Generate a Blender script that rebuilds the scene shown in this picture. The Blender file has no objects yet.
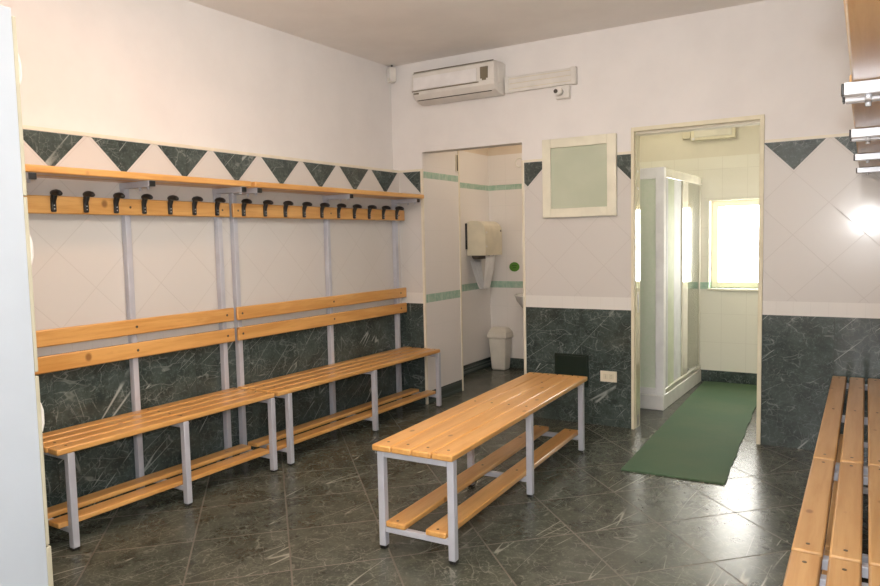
import bpy, bmesh, math, random
from mathutils import Vector, Matrix, Euler
random.seed(4)
S = bpy.context.scene
COL = S.collection
PI = math.pi

# ------------------------------------------------------------------ node helpers
class NT:
    def __init__(self, name):
        self.m = bpy.data.materials.new(name)
        self.m.use_nodes = True
        self.t = self.m.node_tree
        self.t.nodes.clear()
        self.out = self.n('ShaderNodeOutputMaterial')
        self.b = self.n('ShaderNodeBsdfPrincipled')
        self.t.links.new(self.b.outputs[0], self.out.inputs[0])
    def n(self, kind, **kw):
        nd = self.t.nodes.new(kind)
        for k, v in kw.items():
            setattr(nd, k, v)
        return nd
    def put(self, sock, v):
        if hasattr(v, 'is_output'):
            self.t.links.new(v, sock)
        elif isinstance(v, (tuple, list)):
            if len(v) == 3 and sock.type == 'RGBA':
                v = (*v, 1)
            sock.default_value = v
        else:
            sock.default_value = v
    def math(self, op, a, b=0.0, c=0.0):
        nd = self.n('ShaderNodeMath', operation=op)
        self.put(nd.inputs[0], a); self.put(nd.inputs[1], b); self.put(nd.inputs[2], c)
        return nd.outputs[0]
    def mix(self, f, a, b):
        nd = self.n('ShaderNodeMix', data_type='RGBA')
        self.put(nd.inputs[0], f); self.put(nd.inputs[6], a); self.put(nd.inputs[7], b)
        return nd.outputs[2]
    def mixf(self, f, a, b):
        nd = self.n('ShaderNodeMix', data_type='FLOAT')
        self.put(nd.inputs[0], f); self.put(nd.inputs[2], a); self.put(nd.inputs[3], b)
        return nd.outputs[0]
    def coords(self):
        return self.n('ShaderNodeTexCoord').outputs['Object']
    def sep(self, v):
        nd = self.n('ShaderNodeSeparateXYZ'); self.put(nd.inputs[0], v)
        return nd.outputs
    def comb(self, x, y, z):
        nd = self.n('ShaderNodeCombineXYZ')
        self.put(nd.inputs[0], x); self.put(nd.inputs[1], y); self.put(nd.inputs[2], z)
        return nd.outputs[0]
    def mapping(self, v, loc=(0, 0, 0), rot=(0, 0, 0), scale=(1, 1, 1)):
        nd = self.n('ShaderNodeMapping')
        self.put(nd.inputs[0], v); nd.inputs[1].default_value = loc
        nd.inputs[2].default_value = rot; nd.inputs[3].default_value = scale
        return nd.outputs[0]
    def noise(self, v, scale, detail=3, rough=.5, dist=0.0):
        nd = self.n('ShaderNodeTexNoise')
        self.put(nd.inputs['Vector'], v); nd.inputs['Scale'].default_value = scale
        nd.inputs['Detail'].default_value = detail; nd.inputs['Roughness'].default_value = rough
        nd.inputs['Distortion'].default_value = dist
        return nd.outputs[0]
    def step(self, v, lo, hi, a=0.0, b=1.0):
        nd = self.n('ShaderNodeMapRange', interpolation_type='SMOOTHSTEP')
        self.put(nd.inputs[0], v); nd.inputs[1].default_value = lo; nd.inputs[2].default_value = hi
        nd.inputs[3].default_value = a; nd.inputs[4].default_value = b
        return nd.outputs[0]
    def line(self, v, period, off, width):
        """1 on joint lines of the given period, else 0"""
        f = self.math('FRACT', self.math('ADD', self.math('DIVIDE', self.math('SUBTRACT', v, off), period), 100.5))
        d = self.math('MULTIPLY', self.math('ABSOLUTE', self.math('SUBTRACT', f, .5)), period)
        return self.step(d, width * .5, width * .5 + .0012, 1.0, 0.0)
    def bump(self, h, strength=.3, dist=.002, normal=None):
        nd = self.n('ShaderNodeBump')
        nd.inputs['Strength'].default_value = strength; nd.inputs['Distance'].default_value = dist
        self.put(nd.inputs['Height'], h)
        if normal is not None: self.put(nd.inputs['Normal'], normal)
        return nd.outputs[0]
    def set(self, **kw):
        names = dict(color='Base Color', rough='Roughness', metal='Metallic', normal='Normal', emit='Emission Color',
                     power='Emission Strength', trans='Transmission Weight', ior='IOR', spec='Specular IOR Level',
                     coat='Coat Weight', coatr='Coat Roughness', alpha='Alpha')
        for k, v in kw.items():
            self.put(self.b.inputs[names[k]], v)
        return self.m

def plain(name, color, rough=.5, metal=0.0, var=.04, **kw):
    t = NT(name)
    nz = t.noise(t.coords(), 9, 3)
    c2 = tuple(c * (1 - var * 2) for c in color)
    t.set(color=t.mix(t.step(nz, .35, .65), color, c2), rough=rough, metal=metal, **kw)
    return t.m

def plaster(name, color):
    t = NT(name)
    co = t.coords()
    nz = t.noise(co, 3, 4, .6)
    fine = t.noise(co, 140, 3, .6)
    t.set(color=t.mix(t.step(nz, .3, .7), color, tuple(c * .95 for c in color)), rough=.75,
          normal=t.bump(fine, .15, .002))
    return t.m

def veined(t, co, seed=None, dark=(.030, .043, .040), light=(.070, .092, .084), vein=(.42, .46, .43), dirn=.75):
    """dark green marble look; co is a 3-vector (in-plane metres)"""
    big = t.noise(co, 7, 6, .7, .3)
    base = t.mix(t.step(big, .32, .70), dark, light)
    speck = t.noise(co, 55, 6, .8)
    base = t.mix(t.step(speck, .50, .72, 0, .75), base, tuple(c * 2.3 for c in light))
    out = base
    for rot_, sx, sy, sc, w, lo, hi, k in ((dirn, .10, 1.7, 2.6, .0042, .48, .56, .75), (dirn + .22, .10, 1.9, 3.7, .0036, .48, .56, .65),
                                           (dirn - 1.1, .2, 1.6, 4.0, .006, .52, .64, .35), (dirn + .9, .5, 1.6, 7.5, .012, .44, .64, .30)):
        st_ = t.mapping(t.mapping(co, rot=(0, 0, rot_), loc=(sc, rot_, 0)), scale=(sx, sy, 1))
        v1 = t.noise(st_, sc, 1.5, .45, .0)
        r1 = t.math('ABSOLUTE', t.math('SUBTRACT', v1, .5))
        gate = t.step(t.noise(t.mapping(co, loc=(sc * 3, 1, rot_)), 4.0, 2), lo, hi)
        m1 = t.math('MULTIPLY', t.step(r1, .0006, w, 1, 0), gate)
        out = t.mix(t.math('MULTIPLY', m1, k), out, vein)
    # short broken cracks
    wob = t.n('ShaderNodeTexNoise'); t.put(wob.inputs['Vector'], co); wob.inputs['Scale'].default_value = 16
    ad = t.n('ShaderNodeVectorMath', operation='MULTIPLY_ADD')
    t.put(ad.inputs[0], wob.outputs['Color']); ad.inputs[1].default_value = (.05, .05, .05); t.put(ad.inputs[2], co)
    for sc, lo, hi, k in ((11, .50, .62, .26), (27, .47, .60, .24)):
        vo = t.n('ShaderNodeTexVoronoi', feature='DISTANCE_TO_EDGE')
        t.put(vo.inputs['Vector'], ad.outputs[0]); vo.inputs['Scale'].default_value = sc
        gate = t.step(t.noise(t.mapping(co, loc=(sc, 3, 1)), 9, 3, .6), lo, hi)
        out = t.mix(t.math('MULTIPLY', t.math('MULTIPLY', t.step(vo.outputs['Distance'], .004, .045, 1, 0), gate), k), out, vein)
    return out

def dark_tile_mat(name, axis, s0, z0=0.0, size=.4):
    t = NT(name)
    x, y, z = t.sep(t.coords())
    s = x if axis == 'x' else y
    u = t.math('FLOOR', t.math('DIVIDE', t.math('SUBTRACT', s, s0), size))
    w = t.math('FLOOR', t.math('DIVIDE', z, size))
    co = t.comb(t.math('ADD', s, t.math('MULTIPLY', u, 3.7)), t.math('ADD', z, t.math('MULTIPLY', w, 2.3)), t.math('ADD', t.math('MULTIPLY', u, 1.9), w))
    col = veined(t, co, dirn=-.8)
    g = t.math('MAXIMUM', t.line(s, size, s0, .0015), t.line(z, size, 0, .0015))
    t.set(color=t.mix(t.math('MULTIPLY', g, .6), col, (.03, .035, .033)), rough=.13,
          normal=t.bump(t.noise(co, 22, 2), .06, .003))
    return t.m

def floor_mat():
    t = NT('floor_marble_tiles')
    x, y, z = t.sep(t.coords())
    p = .4045
    k = 1 / math.sqrt(2)
    x0, y0 = 2.672, -1.214
    u = t.math('MULTIPLY', t.math('ADD', t.math('SUBTRACT', x, x0), t.math('SUBTRACT', y, y0)), k)
    v = t.math('MULTIPLY', t.math('SUBTRACT', t.math('SUBTRACT', x, x0), t.math('SUBTRACT', y, y0)), k)
    iu = t.math('FLOOR', t.math('DIVIDE', u, p)); iv = t.math('FLOOR', t.math('DIVIDE', v, p))
    co = t.comb(t.math('ADD', u, t.math('MULTIPLY', iu, 3.1)), t.math('ADD', v, t.math('MULTIPLY', iv, 5.3)),
                t.math('ADD', t.math('MULTIPLY', iu, 1.7), t.math('MULTIPLY', iv, 2.9)))
    col = veined(t, co, dark=(.042, .048, .037), light=(.092, .100, .078), vein=(.40, .40, .34), dirn=.55)
    g = t.math('MAXIMUM', t.line(u, p, 0, .005), t.line(v, p, 0, .005))
    wav = t.noise(co, 9, 2)
    t.set(color=t.mix(g, col, (.115, .10, .075)), rough=t.mixf(g, .27, .7),
          normal=t.bump(t.math('SUBTRACT', t.math('MULTIPLY', wav, .2), g), .12, .002), spec=.5)
    return t.m

def white_diag_mat(name, axis, s0, base=(.66, .635, .60)):
    """big white glazed tiles laid on the diagonal; diagonal of a tile .366 m"""
    t = NT(name)
    x, y, z = t.sep(t.coords())
    s = t.math('SUBTRACT', x if axis == 'x' else y, s0)
    zz = t.math('SUBTRACT', z, 1.645)
    P = .366; k = 1 / math.sqrt(2)
    a = t.math('MULTIPLY', t.math('ADD', s, zz), k); b = t.math('MULTIPLY', t.math('SUBTRACT', s, zz), k)
    g = t.math('MAXIMUM', t.line(a, P * k, 0, .0025), t.line(b, P * k, 0, .0025))
    fine = t.noise(t.coords(), 160, 2)
    wav = t.noise(t.coords(), 7, 2)
    h = t.math('ADD', t.math('MULTIPLY', fine, .2), t.math('ADD', t.math('MULTIPLY', wav, .5), t.math('MULTIPLY', g, -1.4)))
    t.set(color=t.mix(t.math('MULTIPLY', g, .45), base, (.42, .39, .35)), rough=t.mixf(g, .075, .4),
          normal=t.bump(h, .25, .0016))
    return t.m

def white_grid_mat(name, axis, w, hgt, s0=0.0, z0=0.0, base=(.76, .74, .70), band=None, gw=.002, mortar=(.62, .60, .56)):
    t = NT(name)
    x, y, z = t.sep(t.coords())
    s = x if axis == 'x' else y
    g = t.math('MAXIMUM', t.line(s, w, s0, gw), t.line(z, hgt, z0, gw)) if hgt else t.line(s, w, s0, gw)
    col = t.mix(t.math('MULTIPLY', g, .6), base, mortar)
    if band:
        m = None
        for lo, hi in band:
            k = t.math('MULTIPLY', t.math('GREATER_THAN', z, lo), t.math('LESS_THAN', z, hi))
            m = k if m is None else t.math('MAXIMUM', m, k)
        nz = t.noise(t.coords(), 26, 4, .7)
        gb = t.line(s, .1, s0, .003)
        green = t.mix(t.step(nz, .35, .7), (.33, .50, .39), (.47, .60, .49))
        green = t.mix(t.math('MULTIPLY', gb, .7), green, (.62, .68, .60))
        col = t.mix(m, col, green)
    t.set(color=col, rough=t.mixf(g, .14, .5),
          normal=t.bump(t.math('SUBTRACT', t.math('MULTIPLY', t.noise(t.coords(), 8, 2), .5), g), .2, .0015))
    return t.m

def wood_mat(name, light=(.74, .41, .135), dark=(.60, .295, .08), rough=.28, coat=.25):
    t = NT(name)
    info = t.n('ShaderNodeObjectInfo')
    co = t.coords()
    x, y, z = t.sep(co)
    rnd = t.math('MULTIPLY', info.outputs['Random'], 13.0)
    c2 = t.comb(t.math('ADD', x, rnd), t.math('ADD', t.math('MULTIPLY', y, .07), rnd), z)
    g1 = t.noise(c2, 26, 5, .6, .5)
    g2 = t.noise(c2, 110, 3, .6)
    col = t.mix(t.step(g1, .33, .68), light, dark)
    col = t.mix(t.step(g2, .5, .8, 0, .35), col, (.42, .18, .04))
    vo = t.n('ShaderNodeTexVoronoi')
    t.put(vo.inputs['Vector'], t.comb(t.math('ADD', x, rnd), t.math('MULTIPLY', y, .6), t.math('MULTIPLY', z, .5)))
    vo.inputs['Scale'].default_value = 9
    kn = t.step(vo.outputs['Distance'], .05, .12, 1, 0)
    col = t.mix(t.math('MULTIPLY', kn, .75), col, (.17, .055, .012))
    t.set(color=col, rough=rough, coat=coat, coatr=.15, normal=t.bump(g2, .05, .001))
    return t.m

M = {}
M['plaster'] = plaster('white_plaster', (.82, .79, .765))
M['ceiling'] = plaster('ceiling_plaster', (.90, .86, .82))
M['floor'] = floor_mat()
M['cream'] = plain('cream_paint', (.80, .74, .56), .55, spec=.25)
M['jamb'] = plain('glossy_cream_jamb', (.72, .66, .46), .06, coat=1.0, coatr=.03)
M['frame_cream'] = plain('cream_window_paint', (.82, .79, .64), .35)
M['wood'] = wood_mat('varnished_pine')
M['wood_right'] = wood_mat('varnished_beech', (.52, .31, .13), (.43, .235, .085), .42, 0.0)
M['steel'] = plain('grey_enamel_tube', (.50, .51, .56), .3)
M['bright_steel'] = plain('bare_steel_arm', (.74, .76, .80), .25, .3)
M['black'] = plain('black_plastic', (.012, .012, .012), .35)
M['screw'] = plain('screw_metal', (.10, .075, .05), .45, .4)
M['white_plastic'] = plain('white_plastic', (.80, .77, .72), .35)
M['ac_body'] = plain('ac_ivory_plastic', (.76, .73, .68), .4)
M['ac_panel'] = plain('ac_panel_plastic', (.82, .80, .79), .35)
M['grey_plastic'] = plain('grey_brown_plastic', (.20, .165, .11), .4)
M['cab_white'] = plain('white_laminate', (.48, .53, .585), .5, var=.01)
M['cab_edge'] = plain('cream_edge_banding', (.50, .47, .35), .5)
M['green_dark'] = plain('dark_green_flap', (.006, .016, .010), .4)
M['sticker'] = plain('green_sticker', (.10, .26, .03), .5)
M['towel'] = plain('white_towel', (.86, .85, .84), .9)
M['disp'] = plain('ivory_dispenser', (.80, .74, .58), .3)
M['disp2'] = plain('ivory_dispenser_front', (.72, .66, .50), .3)
M['smoke'] = plain('smoked_plastic', (.09, .075, .06), .3)
M['bin'] = plain('ivory_bin_plastic', (.76, .72, .63), .4)
M['ceramic'] = plain('white_ceramic', (.82, .80, .77), .12)
M['alu_white'] = plain('white_shower_frame', (.95, .94, .93), .6, spec=.15)
M['alu_white_dimmed'] = plain('dimmed_white_shower_stile', (.66, .67, .68), .6, spec=.1)  # same white frame, colour darkened to offset window light on the side
M['pale_panel'] = plain('pale_obscure_panel', (.60, .65, .50), .6, spec=.1)
M['alu_cream'] = plain('cream_shower_frame', (.82, .78, .66), .10, coat=1.0, coatr=.04)
M['trimtile'] = plain('cream_corner_trim', (.80, .74, .60), .35)

def mat_text():
    t = NT('green_ribbed_matting')
    x, y, z = t.sep(t.coords())
    nz = t.noise(t.coords(), 210, 3, .7)
    big = t.noise(t.coords(), 3, 3)
    c = t.mix(t.step(big, .35, .65), (.065, .130, .065), (.085, .140, .070))
    c = t.mix(t.step(nz, .4, .7, 0, .4), c, (.03, .07, .035))
    t.set(color=c, rough=.8, normal=t.bump(nz, .5, .002))
    return t.m
M['mat'] = mat_text()

def glass(name, tint, rough, mixd=None):
    t = NT(name)
    nz = t.noise(t.coords(), 40, 2)
    t.set(color=tint, rough=rough, trans=1.0, ior=1.2, normal=t.bump(nz, .03, .001))
    return t.m
M['clear'] = glass('shower_glass', (.93, .96, .93), .12)

def frosted():
    t = NT('frosted_green_glass')
    nz = t.noise(t.coords(), 60, 3)
    c = t.mix(t.step(nz, .3, .7), (.88, .94, .82), (.92, .96, .86))
    t.set(color=c, rough=.3, normal=t.bump(nz, .1, .001))
    tr = t.n('ShaderNodeBsdfTranslucent'); t.put(tr.inputs[0], c)
    mx = t.n('ShaderNodeMixShader'); mx.inputs[0].default_value = .4
    t.t.links.new(t.b.outputs[0], mx.inputs[1]); t.t.links.new(tr.outputs[0], mx.inputs[2])
    t.t.links.new(mx.outputs[0], t.out.inputs[0])
    return t.m
M['frosted'] = frosted()
def hatch():
    t = NT('hatch_obscure_glass')
    nz = t.noise(t.coords(), 4, 3)
    t.set(color=t.mix(t.step(nz, .3, .7), (.50, .55, .42), (.55, .59, .46)), rough=.22)
    return t.m
M['hatch'] = hatch()
def pane():
    t = NT('daylit_frosted_pane')
    nz = t.noise(t.coords(), 6, 2)
    t.set(color=(.9, .9, .88), rough=.4, emit=t.mix(nz, (1, .97, .90), (1, .985, .94)), power=15.0)
    return t.m
M['pane'] = pane()
M['win_frame'] = plain('warm_window_frame', (.82, .73, .56), .45)

# wall tile materials
A0_L = -2.5626 + .1833
M['dk_L'] = dark_tile_mat('dark_tile_left', 'y', 0)
M['dg_L'] = white_diag_mat('diag_tile_left', 'y', A0_L)
M['st_L'] = white_grid_mat('strip_tile_left', 'y', .1, 0)
for key, ap, s0 in (('A', .205, 0.0), ('B', 1.105, 1.08), ('C', 2.796, 2.62)):
    M['dk_' + key] = dark_tile_mat('dark_tile_back_' + key, 'x', s0)
    M['dg_' + key] = white_diag_mat('diag_tile_back_' + key, 'x', ap)
    M['st_' + key] = white_grid_mat('strip_tile_back_' + key, 'x', .092, 0, s0)
M['dk_R'] = M['dk_L']; M['dg_R'] = M['dg_L']; M['st_R'] = M['st_L']
BANDS = [(1.775, 1.825), (.805, .87)]
M['wt_x'] = white_grid_mat('toilet_tile_x', 'x', .2, .25, .1, .12, (.82, .78, .74), BANDS)
M['wt_y'] = white_grid_mat('toilet_tile_y', 'y', .2, .25, .05, .12, (.82, .78, .74), BANDS)
M['sh_x'] = white_grid_mat('shower_tile_x', 'x', .2, .25, .1, .1, (.86, .83, .72), [(.815, .875)], .0015, (.6, .56, .46))
M['sh_y'] = white_grid_mat('shower_tile_y', 'y', .2, .25, .1, .1, (.86, .83, .72), [(.815, .875)], .0015, (.6, .56, .46))
M['sh_plaster'] = plaster('shower_plaster', (.78, .73, .60))
M['toilet_plaster'] = plaster('toilet_plaster', (.70, .60, .48))
M['skirt'] = M['dk_A']

# ------------------------------------------------------------------ mesh helpers
class MB:
    def __init__(self):
        self.bm = bmesh.new()
    def _take(self, verts, mat, smooth=False):
        fs = set()
        for v in verts:
            fs.update(v.link_faces)
        for f in fs:
            f.material_index = mat; f.smooth = smooth
    def box(self, x0, x1, y0, y1, z0, z1, mat=0, bev=0.0, seg=2, rot=None):
        r = bmesh.ops.create_cube(self.bm, size=1)
        vs = r['verts']
        c = Vector(((x0 + x1) / 2, (y0 + y1) / 2, (z0 + z1) / 2))
        for v in vs:
            p = Vector((v.co.x * (x1 - x0), v.co.y * (y1 - y0), v.co.z * (z1 - z0)))
            if rot is not None: p = rot @ p
            v.co = c + p
        self._take(vs, mat)
        if bev > 0:
            es = set()
            for v in vs: es.update(v.link_edges)
            rb = bmesh.ops.bevel(self.bm, geom=list(es), offset=bev, segments=seg, affect='EDGES', profile=.5)
            for f in rb['faces']:
                f.material_index = mat; f.smooth = True
        return self
    def cyl(self, p0, p1, r, mat=0, n=20, r2=None):
        p0, p1 = Vector(p0), Vector(p1)
        d = p1 - p0
        rr = bmesh.ops.create_cone(self.bm, cap_ends=True, segments=n, radius1=r, radius2=r if r2 is None else r2, depth=d.length)
        q = d.to_track_quat('Z', 'Y').to_matrix()
        for v in rr['verts']:
            v.co = (p0 + p1) / 2 + q @ v.co
        fs = set()
        for v in rr['verts']: fs.update(v.link_faces)
        for f in fs:
            f.material_index = mat; f.smooth = len(f.verts) == 4
        return self
    def prism(self, pts, axis, a0, a1, mat=0, smooth=False):
        """extrude 2-D polygon along axis; pts are the two other coords in (x,y,z) order"""
        def P(p, a):
            if axis == 'x': return (a, p[0], p[1])
            if axis == 'y': return (p[0], a, p[1])
            return (p[0], p[1], a)
        b = [self.bm.verts.new(P(p, a0)) for p in pts]
        t = [self.bm.verts.new(P(p, a1)) for p in pts]
        n = len(pts); fs = []
        fs.append(self.bm.faces.new(b)); fs.append(self.bm.faces.new(t[::-1]))
        for i in range(n):
            f = self.bm.faces.new((b[i], t[i], t[(i + 1) % n], b[(i + 1) % n])); f.smooth = smooth; fs.append(f)
        for f in fs: f.material_index = mat
        bmesh.ops.recalc_face_normals(self.bm, faces=fs)
        return self
    def lathe(self, prof, c=(0, 0, 0), n=28, mat=0, sx=1, sy=1):
        rings = []
        for r, z in prof:
            rings.append([self.bm.verts.new((c[0] + r * sx * math.cos(2 * PI * i / n), c[1] + r * sy * math.sin(2 * PI * i / n), c[2] + z)) for i in range(n)])
        fs = []
        for a, b in zip(rings, rings[1:]):
            for i in range(n):
                f = self.bm.faces.new((a[i], a[(i + 1) % n], b[(i + 1) % n], b[i])); f.smooth = True; f.material_index = mat; fs.append(f)
        for ring in (rings[0][::-1], rings[-1]):
            f = self.bm.faces.new(ring); f.material_index = mat; fs.append(f)
        return self
    def tube(self, pts, r, mat=0, n=10, rads=None, flat=1.0):
        pts = [Vector(p) for p in pts]
        rings = []
        for i, p in enumerate(pts):
            d = (pts[min(i + 1, len(pts) - 1)] - pts[max(i - 1, 0)]).normalized()
            a = Vector((0, 1, 0))
            if abs(d.y) > .9: a = Vector((1, 0, 0))
            s = d.cross(a).normalized(); w = d.cross(s).normalized()
            rr = rads[i] if rads else r
            rings.append([self.bm.verts.new(p + s * rr * math.cos(2 * PI * k / n) + w * rr * flat * math.sin(2 * PI * k / n)) for k in range(n)])
        fs = []
        for a, b in zip(rings, rings[1:]):
            for k in range(n):
                f = self.bm.faces.new((a[k], a[(k + 1) % n], b[(k + 1) % n], b[k])); f.smooth = True; f.material_index = mat; fs.append(f)
        fs.append(self.bm.faces.new(rings[0][::-1])); fs.append(self.bm.faces.new(rings[-1]))
        for f in fs: f.material_index = mat
        bmesh.ops.recalc_face_normals(self.bm, faces=fs)
        return self
    def build(self, name, mats, parent=None, **props):
        me = bpy.data.meshes.new(name)
        self.bm.to_mesh(me); self.bm.free()
        for m in (mats if isinstance(mats, (list, tuple)) else [mats]):
            me.materials.append(m)
        o = bpy.data.objects.new(name, me)
        COL.objects.link(o)
        if parent is not None: o.parent = parent
        for k, v in props.items(): o[k] = v
        return o

def thing(name, label, cat, loc=(0, 0, 0), rz=0.0, group=None):
    o = bpy.data.objects.new(name, None)
    o.empty_display_size = .1
    COL.objects.link(o)
    o.location = loc; o.rotation_euler = (0, 0, rz)
    o['label'] = label; o['category'] = cat
    if group: o['group'] = group
    return o

def dup(root, loc, rz, label):
    def rec(o, parent):
        c = o.copy(); COL.objects.link(c); c.parent = parent
        for ch in list(o.children): rec(ch, c)
        return c
    kids = list(root.children)
    r = root.copy(); COL.objects.link(r)
    r.location = loc; r.rotation_euler = (0, 0, rz); r['label'] = label
    for ch in kids: rec(ch, r)
    return r

def tag(o, label, cat, group=None):
    o['label'] = label; o['category'] = cat
    if group: o['group'] = group
    return o

# ------------------------------------------------------------------ frame of the left wall
LA = .0236
TH = -math.atan(LA)
RL = Matrix.Rotation(TH, 3, 'Z')
def Lw(d, a, z=0.0):
    return RL @ Vector((d, a, z))

H = 2.652            # ceiling
ZD, ZS, ZT = .80, .885, 1.828   # dark dado, white strip, top of tiles
NEAR = -5.1
XR = 3.383

def st(o, kind='structure'):
    o['kind'] = kind
    return o

# floor, ceiling
st(MB().box(-.6, 3.7, NEAR - .2, 2.2, -.12, 0).build('floor', M['floor']))
st(MB().box(-.6, 3.7, NEAR - .2, 2.2, H, H + .12).build('ceiling', M['ceiling']))

def tri_row(mb, axis, apexes, lo, hi, face, out, mat):
    """dark triangles pointing down under the top trim; clipped to lo..hi"""
    half, ztop, zap = .163, ZT - .002, 1.658
    for ap in apexes:
        pts = [(ap - half, ztop), (ap + half, ztop), (ap, zap)]
        # clip polygon to lo..hi
        for lim, keep in ((lo, lambda v, l: v >= l), (hi, lambda v, l: v <= l)):
            out_p = []
            for i in range(len(pts)):
                p, q = pts[i], pts[(i + 1) % len(pts)]
                kp, kq = keep(p[0], lim), keep(q[0], lim)
                if kp: out_p.append(p)
                if kp != kq:
                    f = (lim - p[0]) / (q[0] - p[0])
                    out_p.append((lim, p[1] + f * (q[1] - p[1])))
            pts = out_p
            if len(pts) < 3: break
        if len(pts) >= 3:
            if axis == 'x': mb.prism(pts, 'y', face, face + out, mat)
            else: mb.prism(pts, 'x', face, face + out, mat)

# ---- left wall (local frame, rotated)
mb = MB()
mb.box(-.25, 0, NEAR - .1, .02, 0, ZD, 0)
mb.box(-.25, 0, NEAR - .1, .02, ZD, ZS, 1)
mb.box(-.25, 0, NEAR - .1, .02, ZS, ZT, 2)
mb.box(-.25, .004, NEAR - .1, .02, ZT, ZT + .017, 3)
mb.box(-.25, -.05, NEAR - .1, .02, ZT + .017, H, 4)
tri_row(mb, 'y', [A0_L + .3666 * k for k in range(-7, 7)], NEAR, -.002, 0, .0015, 0)
wl = st(mb.build('wall_left', [M['dk_L'], M['st_L'], M['dg_L'], M['trimtile'], M['plaster']]))
wl.rotation_euler = (0, 0, TH)

# ---- right wall
mb = MB()
mb.box(XR, XR + .25, NEAR - .1, 0.05, 0, ZD, 0)
mb.box(XR, XR + .25, NEAR - .1, 0.05, ZD, ZS, 1)
mb.box(XR, XR + .25, NEAR - .1, 0.05, ZS, ZT, 2)
mb.box(XR - .004, XR + .25, NEAR - .1, 0.05, ZT, ZT + .017, 3)
mb.box(XR, XR + .25, NEAR - .1, 0.05, ZT + .017, H, 4)
tri_row(mb, 'y', [-.17 - .366 * k for k in range(0, 13)], NEAR, -.002, XR, -.0015, 0)
st(mb.build('wall_right', [M['dk_R'], M['st_R'], M['dg_R'], M['trimtile'], M['plaster']]))

# ---- near wall (behind the camera)
mb = MB()
mb.box(-.3, 1.75, -4.35, -4.2, 0, H)
mb.box(1.6, 1.75, NEAR - .1, -4.35, 0, H)
mb.box(1.75, 3.6, NEAR - .1, NEAR, 0, H)
st(mb.build('wall_near', M['plaster']))

# ---- back wall: three tiled piers + header
XO1, XO2, XD1, XD2 = .2215, 1.0635, 1.850, 2.6245
ZO, ZDR = 1.970, 1.980
def pier(mb, x0, x1, y1, ids):
    mb.box(x0, x1, 0, y1, 0, ZD, ids[0]); mb.box(x0, x1, 0, y1, ZD, ZS, ids[1]); mb.box(x0, x1, 0, y1, ZS, ZT, ids[2])
mb = MB()
YW = .108
pier(mb, -.2, XO1, YW, (0, 1, 2)); pier(mb, XO2, XD1, YW, (3, 4, 5)); pier(mb, XD2, 3.6, YW, (6, 7, 8))
for x0, x1 in ((-.2, XO1), (XO2, XD1), (XD2, 3.6)):
    mb.box(x0, x1, -.003, YW, ZT, ZT + .016, 9)
    mb.box(x0, x1, 0, YW, ZT + .016, H, 10)
mb.box(XO1, XO2, 0, YW, ZO, H, 10)
mb.box(XD1, XD2, 0, YW, ZDR, H, 10)
tri_row(mb, 'x', [.205 - .001], .004, XO1 - .018, 0, -.0015, 0)
tri_row(mb, 'x', [1.105, 1.471, 1.842], XO2 + .016, XD1 - .008, 0, -.0015, 3)
tri_row(mb, 'x', [2.796, 2.796 + .366], XD2 + .012, 3.6, 0, -.0015, 6)
st(mb.build('wall_back', [M['dk_A'], M['st_A'], M['dg_A'], M['dk_B'], M['st_B'], M['dg_B'], M['dk_C'], M['st_C'], M['dg_C'], M['trimtile'], M['plaster']]))

# corner trims of the toilet opening, door frame
st(MB().box(XO1 - .016, XO1 + .004, -.006, .012, 0, ZT + .016, 0, .002).build('trim_1', M['trimtile']))
st(MB().box(XO2 - .004, XO2 + .015, -.006, .012, 0, ZT + .016, 0, .002).build('trim_2', M['trimtile']))
mb = MB()
mb.box(XD1 - .008, XD1 + .012, -.012, .02, 0, ZDR + .014, 0, .002)
mb.box(XD2 - .012, XD2 + .012, -.012, .02, 0, ZDR + .014, 0, .002)
mb.box(XD1 + .0115, XD2 - .0115, -.0118, .0198, ZDR - .012, ZDR + .0138, 0)
mb.box(XD1 + .001, XD1 + .016, .02, YW + .01, 0, ZDR - .012, 1)
mb.box(XD2 - .016, XD2 - .001, .02, YW + .01, 0, ZDR - .012, 1)
mb.box(XD1 + .016, XD2 - .016, .02, YW + .01, ZDR - .028, ZDR - .012, 2)
dfr = st(mb.build('trim_3', [M['cream'], M['jamb'], M['sh_plaster']]))
mb = MB()
mb.box(XD1 + .0155, XD1 + .0185, .055, .08, .80, .90, 0, .001)
mb.box(XD1 + .0155, XD1 + .0175, .045, .09, .78, .92, 1, .0005)
mb.build('strike_plate', [M['bright_steel'], M['alu_cream']], dfr)
mb = MB()
mb.box(XD1 + .0155, XD1 + .0172, .045, .092, .012, .085, 0, .0005)
mb.build('kick_plate', [M['grey_plastic']], dfr)
for z in (1.60, 1.71, 1.40):
    MB().box(XD1 + .0155, XD1 + .019, .05, .075, z, z + .012, 0, .001).build('hinge_lug', M['alu_cream'], dfr)

# ---- toilet room shell
TB, TLX, TRX = 1.72, -.085, 1.27
mb = MB()
mb.box(-.3, XO1 + .004, YW, .56, 0, .10, 2); mb.box(-.3, XO1 + .0035, YW, .56, .10, 2.10, 1); mb.box(-.3, XO1 + .0035, YW, .56, 2.10, H, 0)
mb.box(XO1, XO1 + .0034, .0125, YW, .10, ZO, 1); mb.box(XO1, XO1 + .0038, .0125, YW, 0, .10, 2)
st(mb.build('wall_toilet_front', [M['toilet_plaster'], M['wt_y'], M['skirt']]))
mb = MB()
mb.box(-.3, TLX, .56, TB + .1, .10, 2.12, 1); mb.box(-.3, TLX + .006, .56, TB + .1, 0, .10, 2); mb.box(-.3, TLX, .56, TB + .1, 2.12, H, 0)
st(mb.build('wall_toilet_left', [M['toilet_plaster'], M['wt_y'], M['skirt']]))
mb = MB()
mb.box(TLX, TRX, TB, TB + .1, .10, 2.12, 1); mb.box(TLX, TRX, TB - .006, TB + .1, 0, .10, 2); mb.box(TLX, TRX, TB, TB + .1, 2.12, H, 0)
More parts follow.
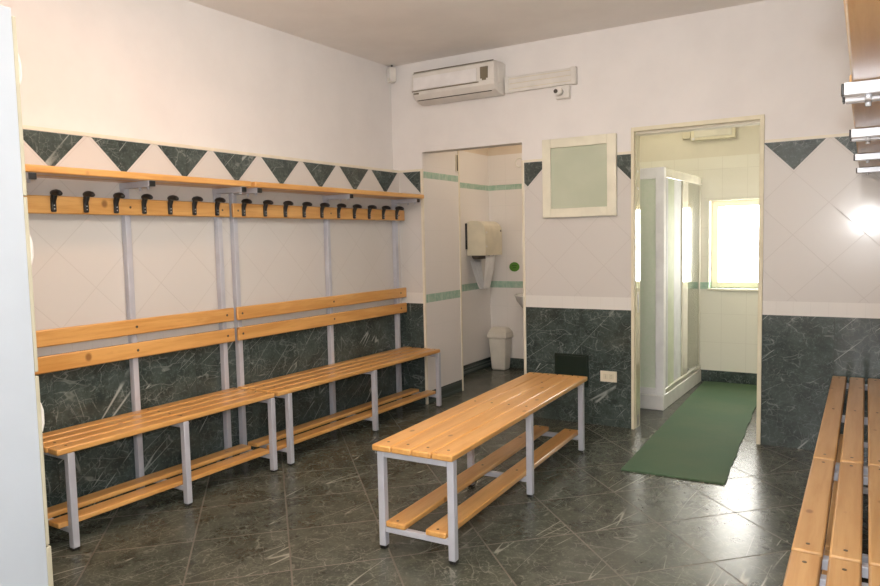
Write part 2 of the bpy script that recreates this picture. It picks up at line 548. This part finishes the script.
st(mb.build('wall_toilet_back', [M['toilet_plaster'], M['wt_x'], M['skirt']]))
mb = MB()
mb.box(TRX, TRX + .04, YW, TB + .1, .1, 2.12, 1); mb.box(TRX - .006, TRX + .04, YW, TB, 0, .10, 2); mb.box(TRX, TRX + .04, YW, TB + .1, 2.12, H, 0)
st(mb.build('wall_toilet_right', [M['toilet_plaster'], M['wt_y'], M['skirt']]))
# cream corner trim of the inner partition end
st(MB().box(XO1 - .002, XO1 + .010, .552, .572, 0, 2.05, 0, .002).build('trim_4', M['trimtile']))
mb = MB()
mb.box(XO1 + .004, XO1 + .010, .51, .55, 1.86, 2.0, 0, .001)
mb.cyl((XO1 + .012, .53, 1.865), (XO1 + .012, .53, 1.995), .006, 1, 10)
hg = st(mb.build('trim_5', [M['trimtile'], M['grey_plastic']]))

# ---- shower room shell
SB, SLX, SRX = 1.835, 1.31, 2.95
mb = MB()
WX0, WX1, WZ0, WZ1 = 1.995, 2.70, .822, 1.582
ZP = 1.955
mb.box(SLX, WX0, SB, SB + .16, .1, ZP, 1); mb.box(WX1, SRX, SB, SB + .16, .1, ZP, 1)
mb.box(WX0, WX1, SB, SB + .16, .1, WZ0, 1); mb.box(WX0, WX1, SB, SB + .16, WZ1, ZP, 1)
mb.box(SLX, SRX, SB, SB + .16, ZP, H, 0)
mb.box(SLX, SRX, SB - .008, SB + .1, 0, .1, 2)
st(mb.build('wall_shower_back', [M['sh_plaster'], M['sh_x'], M['skirt']]))
mb = MB()
mb.box(SLX - .001, SLX + .012, YW, SB, .1, ZP, 1); mb.box(SLX, SLX + .011, YW, SB, ZP, H, 0); mb.box(SLX, SLX + .014, YW, SB, 0, .1, 2)
st(mb.build('wall_shower_left', [M['sh_plaster'], M['sh_y'], M['skirt']]))
mb = MB()
mb.box(SRX, SRX + .1, YW, SB + .16, .1, ZP, 1); mb.box(SRX, SRX + .1, YW, SB + .16, ZP, H, 0); mb.box(SRX - .008, SRX + .1, YW, SB, 0, .1, 2)
st(mb.build('wall_shower_right', [M['sh_plaster'], M['sh_y'], M['skirt']]))

# window in the shower room
win = st(MB().box(WX0 - .01, WX1 + .01, SB - .02, SB + .155, WZ0 - .02, WZ0, 0, .003).build('window_1', M['frame_cream']))
mb = MB()
y0, y1 = SB + .11, SB + .15
mb.box(WX0, WX0 + .055, y0, y1, WZ0, WZ1, 0, .004); mb.box(WX1 - .055, WX1, y0, y1, WZ0, WZ1, 0, .004)
mb.box(WX0 + .05, WX1 - .05, y0, y1, WZ0, WZ0 + .05, 0, .004); mb.box(WX0 + .05, WX1 - .05, y0, y1, WZ1 - .05, WZ1, 0, .004)
mb.build('window_frame', M['win_frame'], win)
MB().box(WX0 + .05, WX1 - .05, y0 + .02, y0 + .028, WZ0 + .045, WZ1 - .045).build('window_pane', M['pane'], win)

# frosted hatch window on the middle pier
hx0, hx1, hz0, hz1 = 1.228, 1.749, 1.431, 1.968
w2 = bpy.data.objects.new('window_2', None); COL.objects.link(w2); st(w2)
mb = MB()
f = .062
mb.box(hx0, hx0 + f, -.032, -.002, hz0, hz1, 0, .003); mb.box(hx1 - f, hx1, -.032, -.002, hz0, hz1, 0, .003)
mb.box(hx0 + f, hx1 - f, -.032, -.002, hz0, hz0 + f, 0, .003); mb.box(hx0 + f, hx1 - f, -.032, -.002, hz1 - f, hz1, 0, .003)
mb.build('window_frame', M['frame_cream'], w2)
MB().box(hx0 + f - .003, hx1 - f + .003, -.018, -.004, hz0 + f - .003, hz1 - f + .003).build('window_pane', M['hatch'], w2)

# ------------------------------------------------------------------ changing bench units
SEAT = .453
def hook(mb):
    """black plastic coat hook at origin: plate on the rail, knob reaching out (+x) and up"""
    mb.box(0, .014, -.012, .012, -.038, .030, 0, .005)
    mb.tube([(.006, 0, -.010), (.009, 0, .012), (.014, 0, .032), (.020, 0, .046)], .012, 0, 12, rads=[.008, .011, .014, .013])
    mb.tube([(-.004, 0, .046), (.002, 0, .047), (.016, 0, .048), (.036, 0, .049), (.056, 0, .046), (.068, 0, .041), (.074, 0, .037)],
            .012, 0, 12, rads=[.003, .010, .0145, .0145, .013, .010, .004], flat=1.15)
    mb.cyl((.012, 0, -.024), (.0155, 0, -.024), .003, 1, 8)
    mb.cyl((.012, 0, -.008), (.0155, 0, -.008), .003, 1, 8)

def bench_unit(label, L, legs, posts, hooks, loc, rz, wood, armm, group, up=0.0, ext=0.0, aext=0.0):
    """wall-side changing bench: x = distance from the wall, y = along"""
    t = thing('changing_bench', label, 'bench', loc, rz, group)
    for i in range(4):
        x0 = .03 + i * .0877
        mb = MB().box(x0, x0 + .0735, 0, L, SEAT - .027, SEAT, 0, .006)
        for y in legs:
            for dy in (-.014, .014):
                yy = min(max(y + dy, .02), L - .02)
            mb.cyl((x0 + .037, min(max(y, .03), L - .03), SEAT - .001), (x0 + .037, min(max(y, .03), L - .03), SEAT + .0012), .0055, 1, 10)
        mb.build('seat_slat', [wood, M['screw']], t)
    for z0 in (.728, .848):
        mb = MB().box(.042, .062, 0, L, z0, z0 + .078, 0, .006)
        for y in posts:
            mb.cyl((.061, y, z0 + .039), (.0635, y, z0 + .039), .007, 1, 10)
        mb.build('backrest_slat', [wood, M['screw']], t)
    mb = MB().box(.042, .062, 0, L, 1.45, 1.532, 0, .006)
    for y in posts:
        mb.cyl((.061, y, 1.49), (.0635, y, 1.49), .006, 1, 10)
    rail = mb.build('hook_rail', [wood, M['screw']], t)
    h0 = None
    for y in hooks:
        if h0 is None:
            hm = MB(); hook(hm)
            h0 = hm.build('coat_hook', [M['black'], M['bright_steel']], rail)
            h0.location = (.062, y, 1.496)
        else:
            c = h0.copy(); COL.objects.link(c); c.parent = rail; c.location = (.062, y, 1.496)
    for x0 in (.03, .15 + ext):
        MB().box(x0, x0 + .10 + (ext if x0 < .1 else 0), 0, L, 1.6125 + up, 1.645 + up, 0, .006).build('shelf_slat', wood, t)
    for y in posts:
        MB().box(.004, .038, y - .0155, y + .0155, 0, 1.60 + up, 0, .003).build('post', M['steel'], t)
        a = MB().box(.004, .243 + aext, y - .0175, y + .0175, 1.582 + up, 1.612 + up, 0, .003)
        a.cyl((.15, y, 1.566 + up), (.15, y, 1.584 + up), .006, 0, 8)
        a.cyl((.215, y, 1.570 + up), (.215, y, 1.584 + up), .007, 0, 8)
        arm = a.build('shelf_arm', armm, t)
        MB().box(.243 + aext, .249 + aext, y - .0165, y + .0165, 1.583 + up, 1.610 + up, 0, .002).build('end_cap', M['black'], arm)
    for y in legs:
        lg = MB().box(.338, .369, y - .0155, y + .0155, .012, SEAT - .027, 0, .003).build('leg', M['steel'], t)
        MB().box(.340, .367, y - .0135, y + .0135, 0, .013, 0, .002).build('foot_cap', M['black'], lg)
        MB().box(.03, .339, y - .0155, y + .0155, SEAT - .057, SEAT - .0275, 0, .003).build('seat_bearer', M['steel'], t)
        MB().box(.03, .339, y - .0125, y + .0125, .075, .100, 0, .003).build('rack_bearer', M['steel'], t)
    for x0 in (.085, .240):
        MB().box(x0, x0 + .082, .01, L - .01, .100, .124, 0, .005).build('rack_slat', wood, t)
    return t

G1 = 'changing benches against the walls'
L2, L1, L3 = 1.72, 1.24, .87
p = Lw(0, -1.735); 
hooks10 = [-1.664 + .17 * i + 1.735 for i in range(10)]
u2 = bench_unit('long pine changing bench with ten black hooks, against left wall beside the toilet opening', L2,
                (.092, .900, 1.702), (.035, .850, 1.640), hooks10, (p.x, p.y, 0), TH, M['wood'], M['steel'], G1)
p = Lw(0, -3.0)
hooks8 = [-2.94 + .1545 * i + 3.0 for i in range(8)]
u1 = bench_unit('shorter pine changing bench with eight hooks, left wall, beside the white cabinet', L1,
                (.058, .640, 1.222), (.035, .605, 1.185), hooks8, (p.x, p.y, 0), TH, M['wood'], M['steel'], G1)
A = bench_unit('orange wood changing bench on right wall, farthest unit, its end touching the back wall', L2,
               (.062, .880, 1.675), (.050, .860, 1.675), hooks10, (XR - .002, -.015, 0), PI, M['wood_right'], M['bright_steel'], G1, .003, .006, .022)
B = bench_unit('short middle changing bench on right wall between two longer bench units', L3,
               (.045, .825), (.045, .825), [.06 + .15 * i for i in range(6)], (XR - .002, -1.75, 0), PI, M['wood_right'], M['bright_steel'], G1, .003, .006, .022)
A.scale = (1, 1, 1.017); B.scale = (1, 1, 1.017)
C = bench_unit('nearest changing bench on right wall, at bottom right corner of the photo', L2,
               (.062, .880, 1.675), (.045, .960, 1.675), hooks10, (XR - .002, -2.635, 0), PI, M['wood_right'], M['bright_steel'], G1, .003, .0, .022)
C.scale = (1, 1, 1.017)

# ------------------------------------------------------------------ free-standing bench
fb = thing('slatted_bench', 'free-standing pine slatted bench with grey legs in the middle of the floor', 'bench', (1.4485, -2.298, 0), .034)
fb.rotation_euler = (0, 0, .034)
for i in range(4):
    x0 = -.026 + i * .0955
    mb = MB().box(x0, x0 + .0925, -.038, 1.70, SEAT - .027, SEAT, 0, .006)
    for y in (.002, .82, 1.64):
        mb.cyl((x0 + .046, y + .02, SEAT - .001), (x0 + .046, y + .02, SEAT + .0012), .006, 1, 10)
    mb.build('seat_slat', [M['wood'], M['screw']], fb)
for y in (0, .819, 1.638):
    for x in (0, .331):
        lg = MB().box(x - .0155, x + .0155, y - .0155, y + .0155, .014, SEAT - .027, 0, .003).build('leg', M['steel'], fb)
        MB().box(x - .0135, x + .0135, y - .0135, y + .0135, 0, .015, 0, .002).build('foot_cap', M['black'], lg)
    MB().box(.0155, .3155, y - .0155, y + .0155, SEAT - .056, SEAT - .0275, 0, .003).build('seat_bearer', M['steel'], fb)
    MB().box(.0155, .3155, y - .0125, y + .0125, .075, .100, 0, .003).build('rack_bearer', M['steel'], fb)
for x0 in (.020, .212):
    mb = MB().box(x0, x0 + .094, -.018, 1.672, .100, .126, 0, .006)
    for y in (.004, .819, 1.64):
        mb.cyl((x0 + .047, y, .125), (x0 + .047, y, .1272), .006, 1, 10)
    mb.build('rack_slat', [M['wood'], M['screw']], fb)

# ------------------------------------------------------------------ tall white cabinet at the left edge
cb = thing('tall_cabinet', 'tall white laminate cabinet with cream door edges, at the left edge of the photo', 'cabinet', (0, 0, 0))
cx0, cx1, cy0, cy1 = .16, 1.011, -4.18, -3.468
mb = MB()
mb.box(cx1 - .02, cx1, cy0, cy1, .0, 1.998, 0, .002)
mb.box(cx0, cx0 + .02, cy0, cy1, .0, 1.998, 0, .002)
mb.box(cx0 + .02, cx1 - .02, cy0, cy0 + .01, .0, 1.998, 0)
mb.box(cx0 + .02, cx1 - .02, cy0 + .01, cy1, 1.978, 1.998, 0)
mb.box(cx0 + .02, cx1 - .02, cy0 + .01, cy1, .34, .36, 0)
mb.box(cx0 + .02, cx1 - .02, cy1 - .03, cy1, 0, .34, 0)
mb.build('carcass', M['cab_white'], cb)
def cab_door(z0, z1, hz, name='door'):
    d = MB().box(cx0, cx1 - .001, cy1 + .0005, cy1 + .0125, z0, z1, 0, .002).build(name, M['cab_edge'], cb)
    if hz:
        m2 = MB()
        m2.tube([(cx1 - .03, cy1 + .011, hz - .05), (cx1 - .03, cy1 + .024, hz - .042), (cx1 - .03, cy1 + .030, hz - .02), (cx1 - .03, cy1 + .030, hz + .02),
                 (cx1 - .03, cy1 + .024, hz + .042), (cx1 - .03, cy1 + .011, hz + .05)], .006, 0, 8)
        m2.build('handle', M['white_plastic'], d)
cab_door(1.452, 1.975, 1.83)
cab_door(.918, 1.448, 1.29)
cab_door(.375, .905, .77)
MB().box(cx0, cx1 - .001, cy1 + .0005, cy1 + .017, .0, .368, 0, .003).build('plinth', M['cab_edge'], cb)

# ------------------------------------------------------------------ air conditioner + trunking + drain box + sensor
ac = thing('air_conditioner', 'ivory wall-mounted split air conditioner near the ceiling above the toilet opening', 'air conditioner', (0, 0, 0))
ax0, ax1 = .268, .945
prof = [(0, 2.315), (0, 2.53), (-.05, 2.535), (-.165, 2.528), (-.185, 2.515), (-.190, 2.47), (-.192, 2.400), (-.180, 2.365), (-.150, 2.332), (-.11, 2.315), (-.05, 2.308)]
mb = MB().prism(prof, 'x', ax0, ax1, 0)
body = mb.build('body', [M['ac_body']], ac)
bv = body.modifiers.new('b', 'BEVEL'); bv.width = .008; bv.segments = 3; bv.limit_method = 'ANGLE'; bv.angle_limit = .6
MB().prism([(-.186, 2.392), (-.197, 2.394), (-.197, 2.484), (-.186, 2.486)], 'x', ax0 + .02, ax1 - .135, 0).build('front_panel', M['ac_panel'], ac)
mb = MB()
mb.box(ax1 - .105, ax1 - .045, -.1965, -.186, 2.408, 2.488, 0, .002)
mb.box(ax1 - .09, ax1 - .06, -.1975, -.19, 2.396, 2.408, 0, .001)
mb.build('display', M['grey_plastic'], ac)
MB().box(ax0 + .002, ax1 - .12, -.1945, -.187, 2.385, 2.391, 0).build('louvre_gap', M['grey_plastic'], ac)
MB().box(ax0 + .015, ax0 + .055, -.1925, -.180, 2.366, 2.376, 0, .001).build('maker_badge', M['grey_plastic'], ac)
MB().box(ax0 + .02, ax1 - .04, -.148, -.142, 2.325, 2.330, 0).build('louvre_edge', M['smoke'], ac)
MB().box(ax0 + .01, ax1 - .01, -.179, -.168, 2.5265, 2.5295, 0).build('intake_line', M['grey_plastic'], ac)
MB().box(ax1 - .001, ax1 + .004, -.13, -.07, 2.38, 2.49, 0, .002).build('side_cover', M['ac_body'], ac)

mb = MB()
mb.box(.953, 1.475, -.035, -.001, 2.322, 2.430, 0, .004)
for z in (2.345, 2.382, 2.415):
    mb.box(.955, 1.47, -.0385, -.034, z, z + .006, 0, .001); mb.box(.955, 1.47, -.0355, -.034, z - .004, z, 1)  # darker strip below each rib paints in the rib's shade
tr = tag(mb.build('cable_trunking', [M['ac_body'], M['disp2']]), 'ivory ribbed cable trunking strip running right from the air conditioner', 'trunking')
MB().box(1.445, 1.480, -.042, -.001, 2.318, 2.434, 0, .004).build('end_piece', M['ac_body'], tr)
MB().box(.953, .985, -.041, -.001, 2.319, 2.433, 0, .004).build('end_piece', M['ac_body'], tr)

db = thing('junction_box', 'small white square box with a round plug under the trunking end', 'junction box', (0, 0, 0))
MB().box(1.335, 1.432, -.042, -.001, 2.232, 2.318, 0, .005).build('case', M['white_plastic'], db)
mb = MB(); mb.cyl((1.368, -.042, 2.276), (1.368, -.085, 2.276), .026, 0, 20); mb.build('plug', M['white_plastic'], db)
mb = MB(); mb.cyl((1.355, -.0855, 2.276), (1.355, -.089, 2.276), .014, 0, 14); mb.build('socket_hole', M['smoke'], db)

ms = thing('motion_sensor', 'small white motion sensor in the ceiling corner left of the air conditioner', 'sensor', (-.006, -.045, 2.575), -.6)
ms.scale = (1.25, 1, 1)
mb = MB()
mb.prism([(-.022, -.055), (.022, -.055), (.027, -.045), (.027, .045), (.022, .055), (-.022, .055), (-.027, .045), (-.027, -.045)], 'y', -.03, .02, 0)
mb.build('case', M['white_plastic'], ms)
mb = MB().lathe([(.001, -.028), (.012, -.022), (.018, -.008), (.018, .008), (.012, .02), (.001, .026)], (0, -.028, 0), 16, 0, 1, .6)
mb.build('lens', M['ac_panel'], ms)
MB().cyl((0, 0.0, .053), (0, 0.0, .0755), .008, 0, 10).build('bracket', M['smoke'], ms)

# ------------------------------------------------------------------ small things on the middle pier
vf = thing('vent_flap', 'dark green square flap set low in the dark tiles behind the pine bench', 'flap', (0, 0, 0))
MB().box(1.300, 1.546, -.012, -.001, .255, .482, 0, .002).build('frame', M['green_dark'], vf)
MB().box(1.312, 1.534, -.018, -.012, .267, .470, 0, .002).build('panel', M['green_dark'], vf)
so = thing('wall_socket', 'cream rectangular wall socket plate low on the dark tiles near the door', 'socket', (0, 0, 0))
MB().box(1.629, 1.743, -.010, -.001, .307, .381, 0, .003).build('cover_plate', M['disp'], so)
for x0 in (1.650, 1.688):
    m = MB().box(x0, x0 + .035, -.0125, -.009, .325, .363, 0, .001)
    for dz in (-.01, 0, .01):
        m.cyl((x0 + .0175, -.0128, .344 + dz), (x0 + .0175, -.0122, .344 + dz), .002, 1, 8)
    m.build('outlet_module', [M['disp2'], M['smoke']], so)

# ------------------------------------------------------------------ green mat
mb = MB()
n = 34
prof_r = [2.566 + .0035 * math.sin(i * 1.1) + .002 * math.sin(i * 2.9) for i in range(n + 1)]
ys = [-.866 + (1.79 + .866) * i / n for i in range(n + 1)]
left = [2.030 + (-.060) * i / n for i in range(n + 1)]
bm = mb.bm
rows = []
for i in range(n + 1):
    xl, xr = left[i], prof_r[i] - .0025 * i * (2.566 - 2.45) / n / .0025 * 1.0
    rows.append([bm.verts.new((xl + (xr - xl) * j / 8, ys[i] + (.014 * j / 8 if i == 0 else 0), .009)) for j in range(9)])
for a, b in zip(rows, rows[1:]):
    for j in range(8):
        f_ = bm.faces.new((a[j], a[j + 1], b[j + 1], b[j]))
r = bmesh.ops.extrude_face_region(bm, geom=list(bm.faces))
for v in [e for e in r['geom'] if isinstance(e, bmesh.types.BMVert)]:
    v.co.z = .0008
bmesh.ops.recalc_face_normals(bm, faces=list(bm.faces))
tag(mb.build('floor_mat', M['mat']), 'long green mat running through the doorway into the shower room', 'mat')

# ------------------------------------------------------------------ shower cabin
sc = thing('shower_cabin', 'white framed shower cabin with glass panels inside the right doorway', 'shower', (0, 0, 0))
kx0, kx1, ky0, ky1 = SLX + .03, 1.910, .586, SB - .034
mb = MB()
mb.box(kx0, kx1, ky0, ky1, 0, .112, 0, .006)
mb.build('tray', M['ceramic'], sc)
zt0, zt1 = 1.715, 1.785
MB().box(kx1 - .062, kx1, ky0 + .004, ky0 + .06, .112, zt1, 0, .004).build('post', M['alu_white'], sc)
mb = MB()
mb.box(kx0, kx1 - .062, ky0 + .010, ky0 + .045, zt0 - .01, zt1, 0, .003)
mb.build('rail', M['alu_white'], sc)
MB().box(kx0, kx1 - .062, ky0 + .010, ky0 + .045, .112, .16, 0, .003).build('rail', M['alu_white'], sc)
MB().box(kx0, kx0 + .03, ky0 + .010, ky0 + .045, .16, zt0 - .01, 0, .003).build('stile', M['alu_white'], sc)
MB().box(kx0 + .028, kx1 - .060, ky0 + .022, ky0 + .028, .158, zt0 - .008).build('frosted_panel', M['frosted'], sc)
MB().box(kx1 - .045, kx1 - .006, ky0 + .06, ky1, zt0, zt1, 0, .003).build('rail', M['alu_cream'], sc)
MB().box(kx1 - .045, kx1 - .006, ky0 + .06, ky1, .112, .15, 0, .003).build('rail', M['alu_cream'], sc)
for y0, y1, mt, xo in ((.70, .755, 'alu_white_dimmed', 0), (.945, 1.19, 'alu_white_dimmed', -.012), (1.19, 1.36, 'alu_cream', 0.0), (1.785, ky1, 'alu_cream', 0)):
    MB().box(kx1 - .034 + xo, kx1 - .014 + xo, y0, y1, .15, zt0, 0, .003).build('stile', M[mt], sc)
MB().box(kx1 - .027, kx1 - .021, .645, .70, .15, zt0).build('glass_panel', M['clear'], sc)
MB().box(kx1 - .027, kx1 - .021, .755, .95, .15, zt0).build('frosted_panel', M['pale_panel'], sc)
MB().box(kx1 - .027, kx1 - .021, 1.36, 1.785, .15, zt0).build('glass_panel', M['clear'], sc)

# the cabin stands very slightly askew: turn it about its front right corner
_p = Vector((kx1, ky0, 0)); _a = -.028
sc.rotation_euler = (0, 0, _a)
sc.location = _p - Matrix.Rotation(_a, 3, 'Z') @ _p

# emergency lamp on the shower room wall
el = thing('emergency_lamp', 'ivory emergency lamp high on the shower room wall seen through the doorway', 'lamp', (0, 0, 0))
MB().box(1.845, 2.205, SB - .05, SB - .001, 2.10, 2.235, 0, .008).build('housing', M['cream'], el)
MB().box(1.875, 2.18, SB - .058, SB - .048, 2.125, 2.21, 0, .006).build('diffuser', M['alu_cream'], el)
MB().box(1.772, 1.842, SB - .04, SB - .001, 2.125, 2.225, 0, .004).build('supply_box', M['disp2'], el)
mb = MB(); mb.cyl((1.87, SB - .05, 2.115), (1.87, SB - .06, 2.115), .012, 0, 12); mb.build('indicator', M['white_plastic'], el)

# ------------------------------------------------------------------ toilet room things
dp = thing('towel_dispenser', 'ivory roller towel dispenser hanging on the toilet room wall', 'towel dispenser', (0, 0, 0))
dx0, dx1, dy0, dy1, dz0, dz1 = TLX, .125, 1.225, 1.575, 1.14, 1.465
prof = [(dx0 + .012, dz0), (dx0 + .012, dz1 - .03)]
for i in range(0, 7):
    a = PI - i * (PI / 2) / 6 
    prof.append((dx0 + .05 + .04 * math.cos(a), dz1 - .03 + .03 * math.sin(a)))
for i in range(0, 9):
    a = PI / 2 - i * (PI / 2) / 8
    prof.append((dx1 - .10 + .10 * math.cos(a), dz1 - .10 + .10 * math.sin(a)))
prof.append((dx1, dz0))
prof = [prof[0]] + prof[2:]
cs = MB().prism(prof, 'y', dy0, dy1, 0)
for f_ in cs.bm.faces:
    if f_.normal.x > .8: f_.material_index = 1
case = cs.build('case', [M['disp'], M['disp2']], dp)
MB().box(dx0 + .001, dx0 + .018, dy0 - .012, dy1, dz0 + .06, dz1 - .02, 0, .002).build('back_plate', M['black'], dp)
mb = MB(); mb.cyl((dx0 + .09, dy0 + .02, dz0 + .002), (dx0 + .09, dy1 - .02, dz0 + .002), .04, 0, 20); mb.build('towel_roll', M['smoke'], dp)
mb = MB()
for z in (1.355, 1.225): mb.cyl((dx1 - .002, dy0 + .02, z), (dx1 + .006, dy0 + .02, z), .009, 0, 12)
mb.build('latch', M['white_plastic'], dp)
mb = MB(); mb.cyl((dx1 - .012, dy1 - .03, 1.37), (dx1 + .004, dy1 - .03, 1.37), .01, 0, 12); mb.build('key_lock', M['smoke'], dp)

# towel loop
mb = MB()
bm = mb.bm
path = []
for i in range(13):
    t_ = i / 12; path.append((.105 - .045 * t_ ** 1.4, 1.138 - .298 * t_))
for i in range(1, 9):
    a = i / 8 * PI; path.append((.035 + .025 * math.cos(a), .84 - .02 * math.sin(a)))
for i in range(1, 13):
    t_ = i / 12; path.append((.010 - .065 * t_ ** .8, .84 + .25 * t_))
rows = []
for i, (x, z) in enumerate(path):
    k = 1 - .35 * math.exp(-((z - .82) / .12) ** 2)
    rows.append([bm.verts.new((x + .004 * math.sin(j * 1.9 + i * .3), 1.36 + (-.10 + .20 * j / 12) * k, z + .004 * math.sin(j * 1.1))) for j in range(13)])
for a, b in zip(rows, rows[1:]):
    for j in range(12):
        f_ = bm.faces.new((a[j], a[j + 1], b[j + 1], b[j])); f_.smooth = True
o = mb.build('roller_towel', M['towel'], dp)
sd = o.modifiers.new('s', 'SOLIDIFY'); sd.thickness = .003
o['label'] = 'white cloth towel loop'

bn = thing('waste_bin', 'ivory plastic swing-lid bin on the toilet room floor in the corner', 'bin', (.078, 1.60, 0))
bn.scale = (.88, .88, .98)
def frustum(mb, w0, d0, w1, d1, z0, z1, mat=0):
    a = [mb.bm.verts.new((sx * w0 / 2, sy * d0 / 2, z0)) for sx, sy in ((-1, -1), (1, -1), (1, 1), (-1, 1))]
    b = [mb.bm.verts.new((sx * w1 / 2, sy * d1 / 2, z1)) for sx, sy in ((-1, -1), (1, -1), (1, 1), (-1, 1))]
    fs = [mb.bm.faces.new(a[::-1]), mb.bm.faces.new(b)]
    for i in range(4): fs.append(mb.bm.faces.new((a[i], a[(i + 1) % 4], b[(i + 1) % 4], b[i])))
    for f_ in fs: f_.material_index = mat
    return mb
def soft(o, w):
    b = o.modifiers.new('b', 'BEVEL'); b.width = w; b.segments = 3; b.limit_method = 'ANGLE'; b.angle_limit = .5
    return o
soft(frustum(MB(), .165, .14, .215, .185, 0, .325).build('bucket', M['bin'], bn), .018)
soft(frustum(MB(), .245, .205, .225, .19, .325, .385).build('lid', M['bin'], bn), .012)
ld = soft(frustum(MB(), .225, .19, .17, .10, .384, .43).build('flap', M['bin'], bn), .012)

mb = MB()
mb.cyl((.187, TB - .004, 1.013), (.187, TB - .001, 1.013), .055, 0, 28)
for v in mb.bm.verts: v.co.z = 1.013 + (v.co.z - 1.013) * .85
lines = mb
stk = lines.build('oval_sticker', [M['sticker']])
tag(stk, 'green oval sticker on the toilet room wall right of the dispenser', 'sticker')
sym = MB()
sym.box(.160, .214, TB - .0055, TB - .004, 1.022, 1.029, 0); sym.box(.168, .206, TB - .0055, TB - .004, 1.002, 1.008, 0)
sym.build('printed_lines', plain('sticker_print', (.03, .10, .015), .5), stk)

sk = thing('wash_basin', 'white ceramic wash basin partly hidden behind the toilet opening edge', 'basin', (.53, TB - .002, .0))
mb = MB()
n = 40
prof = [(.05, .55), (.09, .585), (.15, .64), (.20, .70), (.215, .745), (.225, .76), (.21, .765), (.195, .755), (.17, .70), (.10, .655), (.03, .645)]
mb.lathe(prof, (0, -.22, 0), n, 0, 1.0, .95)
mb.build('bowl', M['ceramic'], sk)
MB().box(-.19, .19, -.16, 0, .69, .762, 0, .015).build('back_ledge', M['ceramic'], sk)
mb = MB(); mb.tube([(0, -.06, .76), (0, -.06, .86), (0, -.09, .88), (0, -.15, .87)], .012, 0, 10); mb.build('tap', M['bright_steel'], sk)
mb = MB(); mb.lathe([(.05, 0), (.055, .03), (.045, .3), (.06, .56)], (0, -.2, 0), 20); mb.build('pedestal', M['ceramic'], sk)

rg = thing('hanging_ring', 'small round white ring at top right inside the toilet opening', 'ring', (0, 0, 0))
mb = MB()
cx_, cz_ = .985, 1.845
mb.tube([(cx_ + .032 * math.cos(2 * PI * i / 24), .125, cz_ + .032 * math.sin(2 * PI * i / 24)) for i in range(25)], .006, 0, 8)
mb.build('hoop', M['bin'], rg)
MB().box(cx_ + .025, XO2 + .002, .112, .130, cz_ - .008, cz_ + .008, 0, .002).build('wall_bracket', M['bin'], rg)

# ------------------------------------------------------------------ camera
Q = dict(cx=3.1695, cy=-4.6449, cz=1.2923, yaw=.5442, pitch=-.0747, roll=-.0216, f=705.7)
ya, pi_, ro = Q['yaw'], Q['pitch'], Q['roll']
fw = Vector((-math.sin(ya) * math.cos(pi_), math.cos(ya) * math.cos(pi_), math.sin(pi_)))
rv = Vector((math.cos(ya), math.sin(ya), 0)); uv = rv.cross(fw)
r2 = rv * math.cos(ro) + uv * math.sin(ro); u2_ = -rv * math.sin(ro) + uv * math.cos(ro)
cd = bpy.data.cameras.new('camera'); cam = bpy.data.objects.new('camera', cd); COL.objects.link(cam)
cd.sensor_width = 36; cd.lens = Q['f'] * 36 / 880; cd.clip_start = .02
mw = Matrix((( r2.x, u2_.x, -fw.x, Q['cx']), (r2.y, u2_.y, -fw.y, Q['cy']), (r2.z, u2_.z, -fw.z, Q['cz']), (0, 0, 0, 1)))
cam.matrix_world = mw
S.camera = cam

# ------------------------------------------------------------------ lights
def area(name, loc, size, energy, color, rot=(0, 0, 0), sy=None):
    l = bpy.data.lights.new(name, 'AREA'); l.energy = energy; l.color = color
    l.shape = 'RECTANGLE'; l.size = size; l.size_y = sy or size
    o = bpy.data.objects.new(name, l); COL.objects.link(o); o.location = loc; o.rotation_euler = rot
    return o
def point(name, loc, energy, color, r=.05):
    l = bpy.data.lights.new(name, 'POINT'); l.energy = energy; l.color = color; l.shadow_soft_size = r
    o = bpy.data.objects.new(name, l); COL.objects.link(o); o.location = loc
    return o
WARM = (1.0, .80, .58)
area('ceiling_lamp', (.95, -3.0, 2.60), .18, 13, (1.0, .52, .26), sy=.9)
area('room_fill_right', (2.3, -3.6, 2.60), .18, 12, (1.0, .88, .74), sy=1.2)  # added fill on the right, a guessed lamp out of view
point('ceiling_fill', (1.75, -2.3, 2.30), 30, (1.0, .93, .86), .12)  # added point light lifting the ceiling and upper walls, no fixture
point('flash', (Q['cx'], Q['cy'] + .02, Q['cz'] + .12), 104, (.95, .97, 1.0), .02)
point('toilet_lamp', (.75, 1.0, 2.5), 9, (1.0, .85, .68), .06)
point('shower_fill', (1.75, 1.15, 2.45), 5.5, (1.0, .91, .70), .18)  # added unseen fill brightening the shower room and the cabin's frosted panel

w = bpy.data.worlds.new('world'); S.world = w; w.use_nodes = True
w.node_tree.nodes['Background'].inputs[0].default_value = (.8, .85, 1, 1)
w.node_tree.nodes['Background'].inputs[1].default_value = .25
S.view_settings.view_transform = 'Standard'
S.view_settings.look = 'None'
S.view_settings.exposure = 0.0
S.cycles.max_bounces = 10
S.cycles.transmission_bounces = 8
S.cycles.use_denoising = True
